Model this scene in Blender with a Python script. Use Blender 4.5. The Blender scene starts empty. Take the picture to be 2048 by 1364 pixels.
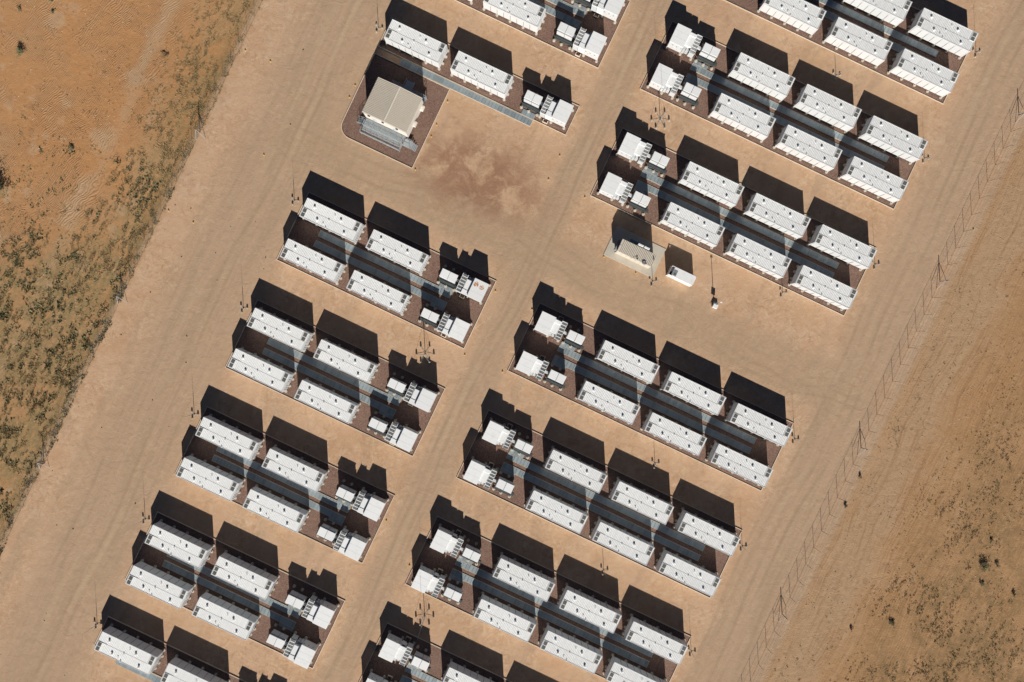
import bpy, math, random
import numpy as np
from mathutils import noise, Vector
random.seed(7)
R = math.radians
# ------------------------------------------------------------------ camera, sky, sun, exposure
sc = bpy.context.scene
H = 148.0                                   # flying height of the camera
cam_d = bpy.data.cameras.new('camera'); cam = bpy.data.objects.new('camera', cam_d)
sc.collection.objects.link(cam)
cam.location = (0, 0, H); cam.rotation_euler = (0, 0, 0)
cam_d.sensor_width = 36; cam_d.lens = 36 * H / 204.8
cam_d.clip_start = 1; cam_d.clip_end = 2000
sc.camera = cam
ELEV = 28.3
sdx, sdy = -0.055, 0.9985                   # direction in which shadows fall on the ground
w = bpy.data.worlds.new('World'); sc.world = w; w.use_nodes = True
nt = w.node_tree; nt.nodes.clear()
sky = nt.nodes.new('ShaderNodeTexSky'); sky.sky_type = 'NISHITA'; sky.sun_disc = False
sky.sun_elevation = R(ELEV); sky.sun_rotation = R(180 - 3.1); sky.dust_density = 0.0; sky.air_density = 0.4; sky.altitude = 2500
bg = nt.nodes.new('ShaderNodeBackground'); bg.inputs[1].default_value = 0.05
wo = nt.nodes.new('ShaderNodeOutputWorld')
nt.links.new(sky.outputs[0], bg.inputs[0]); nt.links.new(bg.outputs[0], wo.inputs[0])
sl = bpy.data.lights.new('sun', 'SUN'); sl.energy = 5.0; sl.angle = R(0.5); sl.color = (1, 0.95, 0.87)
so = bpy.data.objects.new('sun', sl); sc.collection.objects.link(so)
ld = Vector((sdx * math.cos(R(ELEV)), sdy * math.cos(R(ELEV)), -math.sin(R(ELEV))))
so.rotation_euler = ld.to_track_quat('-Z', 'Y').to_euler(); so.location = (10, -120, 80)
sc.view_settings.view_transform = 'Standard'; sc.view_settings.look = 'None'
sc.view_settings.exposure = 0.36; sc.view_settings.gamma = 1; sc.view_settings.use_curve_mapping = False

# ------------------------------------------------------------------ helpers
TH = R(25.4); CT, ST = math.cos(TH), math.sin(TH)
U = (CT, -ST); V = (ST, CT)                 # the site's own axes: along the containers, across them
def gp(px, py): return ((px - 1024) / 10.0, (682 - py) / 10.0)      # survey sheet to metres on the ground
def loc(O, x, y): return (O[0] + x * U[0] + y * V[0], O[1] + x * U[1] + y * V[1])
col = sc.collection

class MB:
    def __init__(s): s.v = []; s.f = []; s.m = []; s.sm = []
    def add(s, vs, fs, mi=0, smooth=False):
        b = len(s.v); s.v += [tuple(p) for p in vs]
        for f in fs: s.f.append(tuple(b + i for i in f)); s.m.append(mi); s.sm.append(smooth)
    def box(s, x0, x1, y0, y1, z0, z1, mi=0):
        s.add([(x0,y0,z0),(x1,y0,z0),(x1,y1,z0),(x0,y1,z0),(x0,y0,z1),(x1,y0,z1),(x1,y1,z1),(x0,y1,z1)],
              [(3,2,1,0),(4,5,6,7),(0,1,5,4),(1,2,6,5),(2,3,7,6),(3,0,4,7)], mi)
    def bbox(s, x0, x1, y0, y1, z0, z1, b=0.02, mi=0):      # box with a chamfered top edge
        s.add([(x0,y0,z0),(x1,y0,z0),(x1,y1,z0),(x0,y1,z0),(x0,y0,z1-b),(x1,y0,z1-b),(x1,y1,z1-b),(x0,y1,z1-b),
               (x0+b,y0+b,z1),(x1-b,y0+b,z1),(x1-b,y1-b,z1),(x0+b,y1-b,z1)],
              [(3,2,1,0),(0,1,5,4),(1,2,6,5),(2,3,7,6),(3,0,4,7),(4,5,9,8),(5,6,10,9),(6,7,11,10),(7,4,8,11),(8,9,10,11)], mi)
    def cyl(s, cx, cy, z0, z1, r, n=12, mi=0, r2=None, cap=True):
        r2 = r if r2 is None else r2
        a = [2*math.pi*i/n for i in range(n)]
        vs = [(cx+r*math.cos(t), cy+r*math.sin(t), z0) for t in a] + [(cx+r2*math.cos(t), cy+r2*math.sin(t), z1) for t in a]
        s.add(vs, [(i,(i+1)%n,n+(i+1)%n,n+i) for i in range(n)], mi, True)
        if cap: s.add(vs, [tuple(range(n,2*n)), tuple(range(n-1,-1,-1))], mi)
    def tube(s, p, q, r, n=6, mi=0, r2=None):
        p = Vector(p); q = Vector(q); d = (q-p).normalized(); r2 = r if r2 is None else r2
        a = d.orthogonal().normalized(); b = d.cross(a)
        vs = [p + r*(a*math.cos(2*math.pi*i/n)+b*math.sin(2*math.pi*i/n)) for i in range(n)]
        vs += [q + r2*(a*math.cos(2*math.pi*i/n)+b*math.sin(2*math.pi*i/n)) for i in range(n)]
        s.add(vs, [(i,(i+1)%n,n+(i+1)%n,n+i) for i in range(n)], mi, True)
        s.add(vs, [tuple(range(n,2*n)), tuple(range(n-1,-1,-1))], mi)
    def prism(s, poly, z0, z1, mi=0):       # poly counter-clockwise
        n = len(poly)
        vs = [(x,y,z0) for x,y in poly] + [(x,y,z1) for x,y in poly]
        s.add(vs, [tuple(range(n,2*n)), tuple(range(n-1,-1,-1))] + [(i,(i+1)%n,n+(i+1)%n,n+i) for i in range(n)], mi)
    def ribs(s, x0, x1, y0, y1, z, p=0.30, h=0.04, mi=0, zs=None, gm=None):   # corrugated sheet, ribs running along y
        n = max(1, int(round((x1-x0)/p))); p = (x1-x0)/n
        prof = []
        for i in range(n):
            a = x0 + i*p
            prof += [(a,0),(a+.46*p,0),(a+.56*p,h),(a+.88*p,h),(a+.98*p,0)]
        prof.append((x1,0))
        f = zs if zs else (lambda x: z)
        vs = [(x,y0,f(x)+h_) for x,h_ in prof] + [(x,y1,f(x)+h_) for x,h_ in prof]
        m = len(prof); b_ = len(s.f); s.add(vs, [(i,i+1,m+i+1,m+i) for i in range(m-1)], mi)
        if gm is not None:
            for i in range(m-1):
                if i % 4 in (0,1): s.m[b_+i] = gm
    def mesh(s, name, mats):
        me = bpy.data.meshes.new(name); me.from_pydata(s.v, [], s.f)
        for m in (mats if isinstance(mats, (list,tuple)) else [mats]): me.materials.append(m)
        me.polygons.foreach_set('material_index', s.m); me.polygons.foreach_set('use_smooth', s.sm)
        me.update(); return me

def tag(o, label=None, cat=None, group=None, kind=None):
    if label: o['label'] = label
    if cat: o['category'] = cat
    if group: o['group'] = group
    if kind: o['kind'] = kind
    return o
def new(name, me, parent=None, xyz=(0,0,0), rz=0.0):
    o = bpy.data.objects.new(name, me); col.objects.link(o)
    o.location = xyz
    if rz: o.rotation_euler = (0,0,rz)
    if parent: o.parent = parent
    return o
def place(proto, name, xy, rz, label, cat, group, z=0):
    # proto: list of (part name, mesh, location, [(sub name, mesh, location) ...]); every part becomes its own object
    root = bpy.data.objects.new(name, None); col.objects.link(root); root.empty_display_size = .5
    root.location = (xy[0], xy[1], z); root.rotation_euler = (0,0,rz)
    tag(root, label, cat, group)
    for e in proto:
        p = new(e[0], e[1], root, e[2])
        if len(e) > 4: p['label'] = e[4]
        for q in (e[3] if len(e) > 3 else []): new(q[0], q[1], p, q[2])
    return root

# ------------------------------------------------------------------ materials
class NT:
    def __init__(s, name):
        s.mat = bpy.data.materials.new(name); s.mat.use_nodes = True
        s.t = s.mat.node_tree; s.b = s.t.nodes['Principled BSDF']
    def n(s, t): return s.t.nodes.new(t)
    def set(s, sock, v):
        if hasattr(v, 'is_output') or isinstance(v, bpy.types.NodeSocket): s.t.links.new(v, sock)
        elif isinstance(v, tuple) and len(v) == 3 and sock.type == 'RGBA': sock.default_value = (*v, 1)
        else: sock.default_value = v
    def m(s, op, a, b=0.0, c=None):
        x = s.n('ShaderNodeMath'); x.operation = op; s.set(x.inputs[0], a); s.set(x.inputs[1], b)
        if c is not None: s.set(x.inputs[2], c)
        return x.outputs[0]
    def dot(s, a, b):
        x = s.n('ShaderNodeVectorMath'); x.operation = 'DOT_PRODUCT'; s.set(x.inputs[0], a); s.set(x.inputs[1], b); return x.outputs['Value']
    def comb(s, x_, y_, z_=0.0):
        x = s.n('ShaderNodeCombineXYZ'); s.set(x.inputs[0], x_); s.set(x.inputs[1], y_); s.set(x.inputs[2], z_); return x.outputs[0]
    def noise(s, vec, scale, detail=4, rough=.55, dist=0.0):
        x = s.n('ShaderNodeTexNoise'); s.set(x.inputs['Vector'], vec)
        x.inputs['Scale'].default_value = scale; x.inputs['Detail'].default_value = detail
        x.inputs['Roughness'].default_value = rough; x.inputs['Distortion'].default_value = dist
        return x.outputs['Fac']
    def vor(s, vec, scale, out='Color'):
        x = s.n('ShaderNodeTexVoronoi'); s.set(x.inputs['Vector'], vec); x.inputs['Scale'].default_value = scale; return x.outputs[out]
    def sm(s, v, lo, hi, a=0.0, b=1.0):
        x = s.n('ShaderNodeMapRange'); x.interpolation_type = 'SMOOTHSTEP'; s.set(x.inputs[0], v)
        for i, k in enumerate((lo, hi, a, b)): x.inputs[i+1].default_value = k
        return x.outputs[0]
    def mix(s, f, a, b, mode='MIX'):
        x = s.n('ShaderNodeMix'); x.data_type = 'RGBA'; x.blend_type = mode
        s.set(x.inputs[0], f); s.set(x.inputs[6], a); s.set(x.inputs[7], b); return x.outputs[2]
    def bump(s, h, strength, dist=.05):
        x = s.n('ShaderNodeBump'); x.inputs['Strength'].default_value = strength; x.inputs['Distance'].default_value = dist
        s.set(x.inputs['Height'], h); s.t.links.new(x.outputs[0], s.b.inputs['Normal'])
    def geo(s): return s.n('ShaderNodeNewGeometry').outputs['Position']
    def obj(s): return s.n('ShaderNodeTexCoord').outputs['Object']
    def rnd(s): return s.n('ShaderNodeObjectInfo').outputs['Random']

def simple(name, c, rough=.6, metal=0.0, var=.12, scale=1.5, fine=25, rnd=.06, bump=0.0, stain=None):
    t = NT(name); P = t.geo()
    a = t.noise(P, scale, 5, .6); b = t.noise(P, fine, 2, .5)
    f = t.m('ADD', t.m('MULTIPLY', t.m('SUBTRACT', a, .5), var*2), t.m('MULTIPLY', t.m('SUBTRACT', b, .5), var))
    f = t.m('ADD', f, t.m('MULTIPLY', t.m('SUBTRACT', t.rnd(), .5), rnd*2))
    f = t.m('ADD', f, 1.0)
    x = t.n('ShaderNodeVectorMath'); x.operation = 'SCALE'; x.inputs[0].default_value = c; t.set(x.inputs['Scale'], f)
    colr = x.outputs[0]
    if stain:
        g = t.sm(t.noise(P, .9, 6, .7), .5, .72)
        colr = t.mix(t.m('MULTIPLY', g, .5), colr, stain)
    t.set(t.b.inputs['Base Color'], colr)
    t.b.inputs['Roughness'].default_value = rough; t.b.inputs['Metallic'].default_value = metal
    if bump: t.bump(b, bump)
    return t.mat

M = {}
M['white'] = simple('white_paint', (.78,.785,.78), .45, var=.04, rnd=.02, stain=(.66,.63,.57))
M['wall'] = simple('grey_white_wall_paint', (.60,.61,.615), .5, var=.05, rnd=.03, stain=(.55,.51,.45))
M['roof'] = simple('white_roof_paint', (.81,.82,.82), .5, var=.05, rnd=.035, stain=(.70,.665,.60))
M['groove'] = simple('shaded_roof_groove', (.745,.75,.74), .6, var=.08, rnd=.03)  # greyer than the roof: rib shading painted into the grooves
M['grey'] = simple('light_grey_paint', (.50,.52,.53), .5, var=.05)
M['midgrey'] = simple('mid_grey_metal', (.22,.24,.25), .5, var=.1)
M['dark'] = simple('dark_grey_radiator', (.055,.065,.068), .5, var=.2)
M['slot'] = simple('cooling_slot', (.20,.205,.195), .7, var=.3)
M['black'] = simple('black_mesh', (.018,.018,.018), .8, var=.3)
M['grille'] = simple('vent_mesh', (.125,.125,.115), .7, var=.3, fine=60)
M['ballast'] = simple('weathered_concrete', (.36,.32,.26), .9, var=.15)
M['conc'] = simple('concrete', (.50,.46,.38), .9, var=.15, bump=.2)
M['kerb'] = simple('kerb_concrete', (.62,.52,.40), .9, var=.15, bump=.2)
M['slab'] = simple('slab_concrete', (.47,.43,.36), .9, var=.16, scale=.5, bump=.15, stain=(.42,.33,.23))
M['plate'] = simple('galvanised_cover', (.30,.355,.38), .42, .25, var=.16, scale=1.4, fine=5, rnd=.16, stain=(.34,.33,.30))
M['galv'] = simple('galvanised_steel', (.42,.46,.48), .45, .3, var=.1)
M['steel'] = simple('weathered_steel', (.16,.12,.085), .6, .2, var=.2)
M['cream'] = simple('cream_cladding', (.58,.53,.45), .55, var=.05, stain=(.52,.45,.36))
M['tan'] = simple('shaded_tan_groove', (.52,.47,.395), .8, var=.1)  # darker cream for the grooves, painting in the shadow cast by the ribs
M['cream2'] = simple('cream_wall', (.66,.62,.56), .6, var=.05)
M['yellow'] = simple('yellow_plastic', (.55,.36,.08), .6, var=.1)
M['bark'] = simple('grey_bark', (.10,.07,.05), .9)
M['brownleaf'] = simple('brown_scrub', (.28,.185,.095), .9, var=.35, scale=.5, rnd=0)
M['straw'] = simple('dry_straw_grass', (.40,.29,.145), .9, var=.3, scale=.5, rnd=0)
M['olive'] = simple('olive_scrub', (.225,.19,.095), .9, var=.35, scale=.5, rnd=0)
M['green'] = simple('green_scrub', (.15,.155,.075), .9, var=.35, scale=.5, rnd=0)
M['clod'] = simple('dirt_clod', (.36,.24,.15), .95, var=.3)
M['rock'] = simple('pale_stone', (.55,.47,.38), .95, var=.2)
M['solar'] = simple('solar_cell', (.02,.025,.04), .3, var=.1)

def grating_mat():
    t = NT('steel_grating'); P = t.obj()
    sx = t.n('ShaderNodeSeparateXYZ'); t.set(sx.inputs[0], P)
    a = t.m('FRACT', t.m('MULTIPLY', sx.outputs[0], 14.0)); b = t.m('FRACT', t.m('MULTIPLY', sx.outputs[1], 14.0))
    k = t.m('MAXIMUM', t.m('LESS_THAN', a, .3), t.m('LESS_THAN', b, .3))
    t.set(t.b.inputs['Alpha'], t.m('MAXIMUM', k, .0))
    t.b.inputs['Base Color'].default_value = (.42,.47,.49,1); t.b.inputs['Roughness'].default_value = .45
    return t.mat
M['grating'] = grating_mat()
def chain_mat():
    t = NT('chain_link_wire'); P = t.obj()
    sx = t.n('ShaderNodeSeparateXYZ'); t.set(sx.inputs[0], P)
    a = t.m('ADD', sx.outputs[1], sx.outputs[2]); b = t.m('SUBTRACT', sx.outputs[1], sx.outputs[2])
    fa = t.m('FRACT', t.m('MULTIPLY', t.m('ADD', a, 500.0), 12.0)); fb = t.m('FRACT', t.m('MULTIPLY', t.m('ADD', b, 500.0), 12.0))
    k = t.m('MAXIMUM', t.m('LESS_THAN', fa, .035), t.m('LESS_THAN', fb, .035))
    t.set(t.b.inputs['Alpha'], k)
    t.b.inputs['Base Color'].default_value = (.36,.37,.37,1); t.b.inputs['Roughness'].default_value = .5
    return t.mat
M['chain'] = chain_mat()

def gravel_mat():
    t = NT('brown_gravel'); P = t.geo()
    v = t.vor(P, 9.0); v2 = t.vor(P, 3.2)
    sp = t.n('ShaderNodeSeparateColor'); t.set(sp.inputs[0], v); sp2 = t.n('ShaderNodeSeparateColor'); t.set(sp2.inputs[0], v2)
    c = t.mix(sp.outputs[0], (.115,.060,.043), (.30,.185,.14))
    c = t.mix(t.m('MULTIPLY', sp2.outputs[1], .35), c, (.20,.13,.10))
    c = t.mix(t.sm(t.noise(P, .35, 5, .6), .45, .7, 0, .35), c, (.27,.18,.125))
    t.set(t.b.inputs['Base Color'], c); t.b.inputs['Roughness'].default_value = .95
    t.bump(t.vor(P, 9.0, 'Distance'), .8, .08)
    return t.mat
M['gravel'] = gravel_mat()

def rust_mat():
    t = NT('rust_stained_roof'); P = t.obj()
    def blob(cx, cy, r):
        d = t.n('ShaderNodeVectorMath'); d.operation = 'DISTANCE'; t.set(d.inputs[0], P); d.inputs[1].default_value = (cx, cy, 3.3)
        return t.m('SUBTRACT', r, d.outputs['Value'])
    k = t.m('MAXIMUM', blob(3.25, 2.85, .6), blob(4.5, 2.7, .55))
    k = t.m('MULTIPLY', t.sm(k, .0, .15), t.sm(t.noise(P, 2.6, 6, .75, .6), .48, .51))
    c = t.mix(t.noise(P, 2.0, 4), (.75,.755,.75), (.79,.79,.78))
    c = t.mix(k, c, (.45,.16,.02))
    t.set(t.b.inputs['Base Color'], c); t.b.inputs['Roughness'].default_value = .55
    return t.mat
M['rusty'] = rust_mat()

def ground_mat():
    t = NT('desert_ground'); P = t.geo()
    u = t.dot(P, (CT, -ST, 0)); v = t.dot(P, (ST, CT, 0))
    n0 = t.noise(P, .035, 5, .55); n1 = t.noise(P, .12, 6, .6, .4); n2 = t.noise(P, .6, 6, .65, .5)
    n3 = t.noise(P, 4.5, 4, .65); n4 = t.noise(P, 16, 2, .6)
    uw = t.m('ADD', u, t.m('MULTIPLY', t.m('SUBTRACT', n1, .5), 7.0)); vw = t.m('ADD', v, t.m('MULTIPLY', t.m('SUBTRACT', n1, .5), 7.0))
    stv = t.noise(t.comb(t.m('MULTIPLY', u, 1.5), t.m('MULTIPLY', v, .05)), 1.0, 5, .6, .2)     # tyre streaks along v
    stu = t.noise(t.comb(t.m('MULTIPLY', u, .05), t.m('MULTIPLY', v, 1.3)), 1.0, 5, .6, .2)
    def band(x, c, w0, w1): return t.sm(t.m('ABSOLUTE', t.m('SUBTRACT', x, c)), w0, w1, 1, 0)
    cross = t.m('MULTIPLY', band(vw, 18.5, 3, 7), band(uw, 4, 60, 72))
    rds = t.m('MAXIMUM', t.m('MAXIMUM', band(uw, -58, 5, 12), band(uw, -3.0, 2.2, 4.6)), t.m('MAXIMUM', band(uw, 66, 3.5, 8.5), cross))
    sand = t.mix(t.sm(n1, .35, .7), (.52,.345,.225), (.485,.30,.18))
    sand = t.mix(t.sm(n2, .42, .72, 0, .6), sand, (.54,.37,.235))
    sand = t.mix(t.sm(t.noise(P, .3, 7, .7, .8), .54, .72, 0, .55), sand, (.36,.21,.125))
    grey = t.mix(t.sm(stv, .3, .7), (.395,.275,.185), (.44,.31,.208))
    grey = t.mix(t.m('MULTIPLY', cross, t.sm(stu, .35, .7)), grey, (.40,.285,.185))
    yard = t.mix(t.m('MULTIPLY', t.m('MULTIPLY', rds, t.sm(n2, .25, .75, 1.0, .7)), .95), sand, grey)
    yard = t.mix(t.sm(t.noise(t.comb(t.m('MULTIPLY', u, 5.0), t.m('MULTIPLY', v, .07)), 1.0, 3, .6, .1), .60, .74, 0, .13), yard, (.34,.24,.16))
    nm = t.sm(t.noise(P, .10, 4, .6), .38, .62, .25, 1.0)
    off = t.m('SUBTRACT', 1.0, t.m('MULTIPLY', rds, .62))
    nm = t.m('MULTIPLY', nm, off)
    yard = t.mix(t.m('MULTIPLY', nm, t.sm(t.noise(P, .45, 9, .76, 1.6), .47, .62, 0, .8)), yard, (.58,.425,.285))
    yard = t.mix(t.m('MULTIPLY', nm, t.sm(t.noise(P, .62, 9, .76, 1.4), .48, .64, 0, .8)), yard, (.375,.235,.135))
    yard = t.mix(t.sm(t.noise(t.comb(t.m('MULTIPLY', uw, .30), t.m('MULTIPLY', v, .022)), 1.0, 4, .6, .3), .50, .66, 0, .35), yard, (.35,.25,.165))
    # wheel tracks: pairs of slightly darker, slowly wandering ruts along the lanes
    wob = t.m('MULTIPLY', t.m('SUBTRACT', t.noise(t.comb(0.0, t.m('MULTIPLY', v, .02)), 1.0, 2, .5), .5), 7.0)
    ut = t.m('ADD', u, wob)
    for (uc, a_) in ((-3.9,.5),(-2.1,.5),(-5.1,.3),(-1.0,.3),(-57.5,.4),(-55.7,.4),(-62.3,.3),(-64.1,.3),(-52.9,.25),(65.0,.5),(66.9,.5),(62.6,.35),(60.8,.35),(69.3,.3)):
        g_ = t.m('MULTIPLY', band(ut, uc, .08, .55), t.sm(t.noise(t.comb(float(uc), t.m('MULTIPLY', v, .05)), 1.0, 3, .6), .36, .60))
        yard = t.mix(t.m('MULTIPLY', g_, a_), yard, (.32,.225,.145))
    for (uc, a_) in ((-3.0,.5),(-56.6,.45),(-60.2,.4),(63.8,.35)):
        yard = t.mix(t.m('MULTIPLY', t.m('MULTIPLY', band(ut, uc, .1, .7), t.sm(t.noise(t.comb(float(uc)+9, t.m('MULTIPLY', v, .04)), 1.0, 3, .6), .40, .62)), a_), yard, (.50,.37,.245))
    wob2 = t.m('ADD', v, t.m('MULTIPLY', t.m('SUBTRACT', t.noise(t.comb(t.m('MULTIPLY', u, .03), 3.0), 1.0, 2, .5), .5), 16.0))
    for (vc, a_) in ((17.2,.4),(19.0,.4),(21.3,.3),(15.0,.3)):
        yard = t.mix(t.m('MULTIPLY', t.m('MULTIPLY', t.m('MULTIPLY', band(wob2, vc, .08, .55), cross), t.sm(t.noise(t.comb(t.m('MULTIPLY', u, .05), float(vc)), 1.0, 3, .6), .38, .6)), a_), yard, (.34,.235,.15))
    # darker red-brown bare patch beside the control building pad
    d = t.n('ShaderNodeVectorMath'); d.operation = 'DISTANCE'
    t.set(d.inputs[0], t.comb(t.m('ADD', t.dot(P, (1/11.5,0.03,0)), t.m('MULTIPLY', n1, .7)), t.m('ADD', t.dot(P, (.02,1/8.0,0)), t.m('MULTIPLY', n2, .3))))
    d.inputs[1].default_value = (-7.0/11.5 + .35 + 1.0, 33/8.0 + .15 - .14, 0)
    pm = t.m('MULTIPLY', t.sm(d.outputs['Value'], .4, 1.6, 1, 0), t.sm(t.noise(P, .20, 8, .7, .5), .36, .58))
    yard = t.mix(t.m('MULTIPLY', pm, .9), yard, (.29,.16,.10))
    # turning circles left by tyres
    for (px, py, r, a) in ((988,770,1.9,.14),(835,965,1.6,.14),(246,870,7.6,.09),(256,890,9.8,.07),(330,1010,15,.06),(1500,850,13.5,.09),(1500,850,15.3,.07)):
        q = t.n('ShaderNodeVectorMath'); q.operation = 'DISTANCE'; t.set(q.inputs[0], P); x_, y_ = gp(px, py); q.inputs[1].default_value = (x_, y_, 0)
        g = t.m('MULTIPLY', band(t.m('ADD', q.outputs['Value'], t.m('MULTIPLY', t.m('SUBTRACT', n1, .5), 4.0)), r, .1, .4), t.sm(t.noise(P, .09, 3, .6), .46, .58))
        yard = t.mix(t.m('MULTIPLY', g, a*2), yard, (.30,.205,.135))
    # ---- field left of the fence
    lf = t.mix(t.sm(n1, .35, .68), (.46,.235,.10), (.475,.28,.145))
    lf = t.mix(t.sm(n0, .45, .62, 0, .6), lf, (.43,.215,.09))
    lf = t.mix(t.sm(v, -40, 0, .6, 0), lf, (.39,.24,.125))
    lf = t.mix(t.m('MULTIPLY', band(uw, -90, .2, 2.4), t.sm(n1, .35, .6, .15, .7)), lf, (.50,.355,.225))
    lf = t.mix(t.m('MULTIPLY', t.sm(t.noise(P, .16, 5, .6), .56, .66), .55), lf, (.50,.355,.23))
    lf = t.mix(t.sm(t.noise(P, 1.3, 7, .72, .8), .5, .68, 0, .45), lf, (.52,.34,.20))
    lf = t.mix(t.sm(t.noise(P, .8, 7, .72, .8), .52, .68, 0, .45), lf, (.30,.17,.085))
    ang = R(52)
    w1 = t.n('ShaderNodeTexWave'); t.set(w1.inputs['Vector'], t.comb(t.m('ADD', t.dot(P, (math.sin(ang)*1.0, -math.cos(ang), 0)), t.m('MULTIPLY', n0, 16)), 0.0))
    w1.inputs['Scale'].default_value = .82; w1.inputs['Distortion'].default_value = 2.2; w1.inputs['Detail'].default_value = 4
    furL = t.m('MULTIPLY', w1.outputs['Fac'], t.m('MULTIPLY', t.sm(u, -88, -84, 1, .25), t.sm(n1, .4, .55)))
    lf = t.mix(t.m('MULTIPLY', furL, .4), lf, (.30,.155,.07))
    # ---- field right of the fence
    rf = t.mix(t.sm(n1, .35, .68), (.43,.275,.16), (.395,.24,.13))
    rf = t.mix(t.sm(uw, 83, 90, 0, .75), rf, (.39,.22,.105))
    rf = t.mix(t.sm(n0, .52, .66, 0, .5), rf, (.42,.23,.11))
    rf = t.mix(t.m('MULTIPLY', band(uw, 80, 2, 6), .8), rf, t.mix(n2, (.42,.285,.175), (.395,.26,.15)))
    rf = t.mix(t.sm(t.noise(P, 1.3, 7, .72, .8), .5, .68, 0, .4), rf, (.47,.32,.20))
    rf = t.mix(t.sm(t.noise(P, .7, 7, .72, .8), .50, .68, 0, .55), rf, (.26,.155,.085))
    w2 = t.n('ShaderNodeTexWave'); t.set(w2.inputs['Vector'], t.comb(t.m('ADD', u, t.m('MULTIPLY', n0, 6)), 0.0))
    w2.inputs['Scale'].default_value = .62; w2.inputs['Distortion'].default_value = 2.4; w2.inputs['Detail'].default_value = 4
    furR = t.m('MULTIPLY', w2.outputs['Fac'], t.m('MULTIPLY', t.sm(t.m('ABSOLUTE', t.m('SUBTRACT', uw, 81)), 2, 5, .1, 1), t.sm(t.noise(P, .07, 6, .65), .42, .6, .1, 1)))
    stR = t.noise(t.comb(t.m('MULTIPLY', t.m('ADD', u, t.m('MULTIPLY', n0, 6)), 1.5), t.m('MULTIPLY', v, .045)), 1.0, 7, .68, .25)
    rf = t.mix(t.sm(stR, .50, .66, 0, .65), rf, (.29,.17,.085))
    rf = t.mix(t.sm(stR, .50, .34, 0, .35), rf, (.47,.33,.20))
    rf = t.mix(t.m('MULTIPLY', furR, .12), rf, (.22,.125,.065))
    lit = t.sm(t.noise(t.comb(t.m('MULTIPLY', u, 1.1), t.m('MULTIPLY', v, .6)), 1.0, 7, .75, .4), .36, .58)
    bnd = t.m('SUBTRACT', t.m('ADD', vw, 18.0), t.m('MULTIPLY', t.m('ADD', u, 92.0), .9))
    dl = t.m('MAXIMUM', t.m('MULTIPLY', t.sm(u, -88, -76, .0, .9), t.sm(v, 10, 50, 1, .6)), t.m('MULTIPLY', t.sm(bnd, -14, 3, 1, 0), .95))
    lf = t.mix(t.m('MULTIPLY', t.m('MULTIPLY', lit, dl), t.sm(n1, .28, .5)), lf, t.mix(n2, (.21,.17,.08), (.32,.22,.105)))
    dr = t.m('MULTIPLY', t.sm(uw, 86, 98), t.sm(v, -25, 60, .85, .15))
    rf = t.mix(t.m('MULTIPLY', t.m('MULTIPLY', lit, dr), t.sm(n1, .32, .55, 0, 1)), rf, t.mix(n2, (.175,.125,.06), (.26,.165,.08)))
    isl = t.sm(t.m('ADD', u, t.m('ADD', t.m('MULTIPLY', n2, 2.4), t.m('MULTIPLY', n1, 3.0))), -72.9, -70.6, 1, 0)
    isr = t.sm(t.m('ADD', u, t.m('MULTIPLY', n2, 1.2)), 74.2, 75.6, 0, 1)
    c = t.mix(isl, yard, lf); c = t.mix(isr, c, rf)
    c = t.mix(t.m('MULTIPLY', band(u, 73.8, .6, 1.4), .2), c, (.38,.31,.23))
    # soil grain
    f = t.m('ADD', .86, t.m('ADD', t.m('MULTIPLY', n3, .17), t.m('MULTIPLY', n4, .12)))
    x = t.n('ShaderNodeVectorMath'); x.operation = 'SCALE'; t.set(x.inputs[0], c); t.set(x.inputs['Scale'], f)
    t.set(t.b.inputs['Base Color'], x.outputs[0]); t.b.inputs['Roughness'].default_value = 1.0
    t.b.inputs['Specular IOR Level'].default_value = .1
    out = t.m('MAXIMUM', isl, isr)
    rough = t.m('MULTIPLY', t.m('ADD', t.m('MULTIPLY', n3, .5), t.m('MULTIPLY', n4, .22)), t.sm(out, 0, 1, .5, 1.0))
    hgt = t.m('ADD', t.m('ADD', rough, t.m('MULTIPLY', n2, t.sm(out, 0, 1, .75, 1.0))), t.m('ADD', t.m('MULTIPLY', t.m('MULTIPLY', furL, isl), .35), t.m('MULTIPLY', t.m('MULTIPLY', furR, isr), .12)))
    hgt = t.m('ADD', hgt, t.m('MULTIPLY', t.m('MULTIPLY', t.m('ADD', stv, 0), rds), .08))
    t.bump(hgt, .75, .16)
    return t.mat
M['ground'] = ground_mat()

# ------------------------------------------------------------------ ground
g = MB(); g.add([(-900,-900,0),(900,-900,0),(900,900,0),(-900,900,0)], [(0,1,2,3)])
tag(new('ground', g.mesh('ground', M['ground'])), kind='structure')

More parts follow.
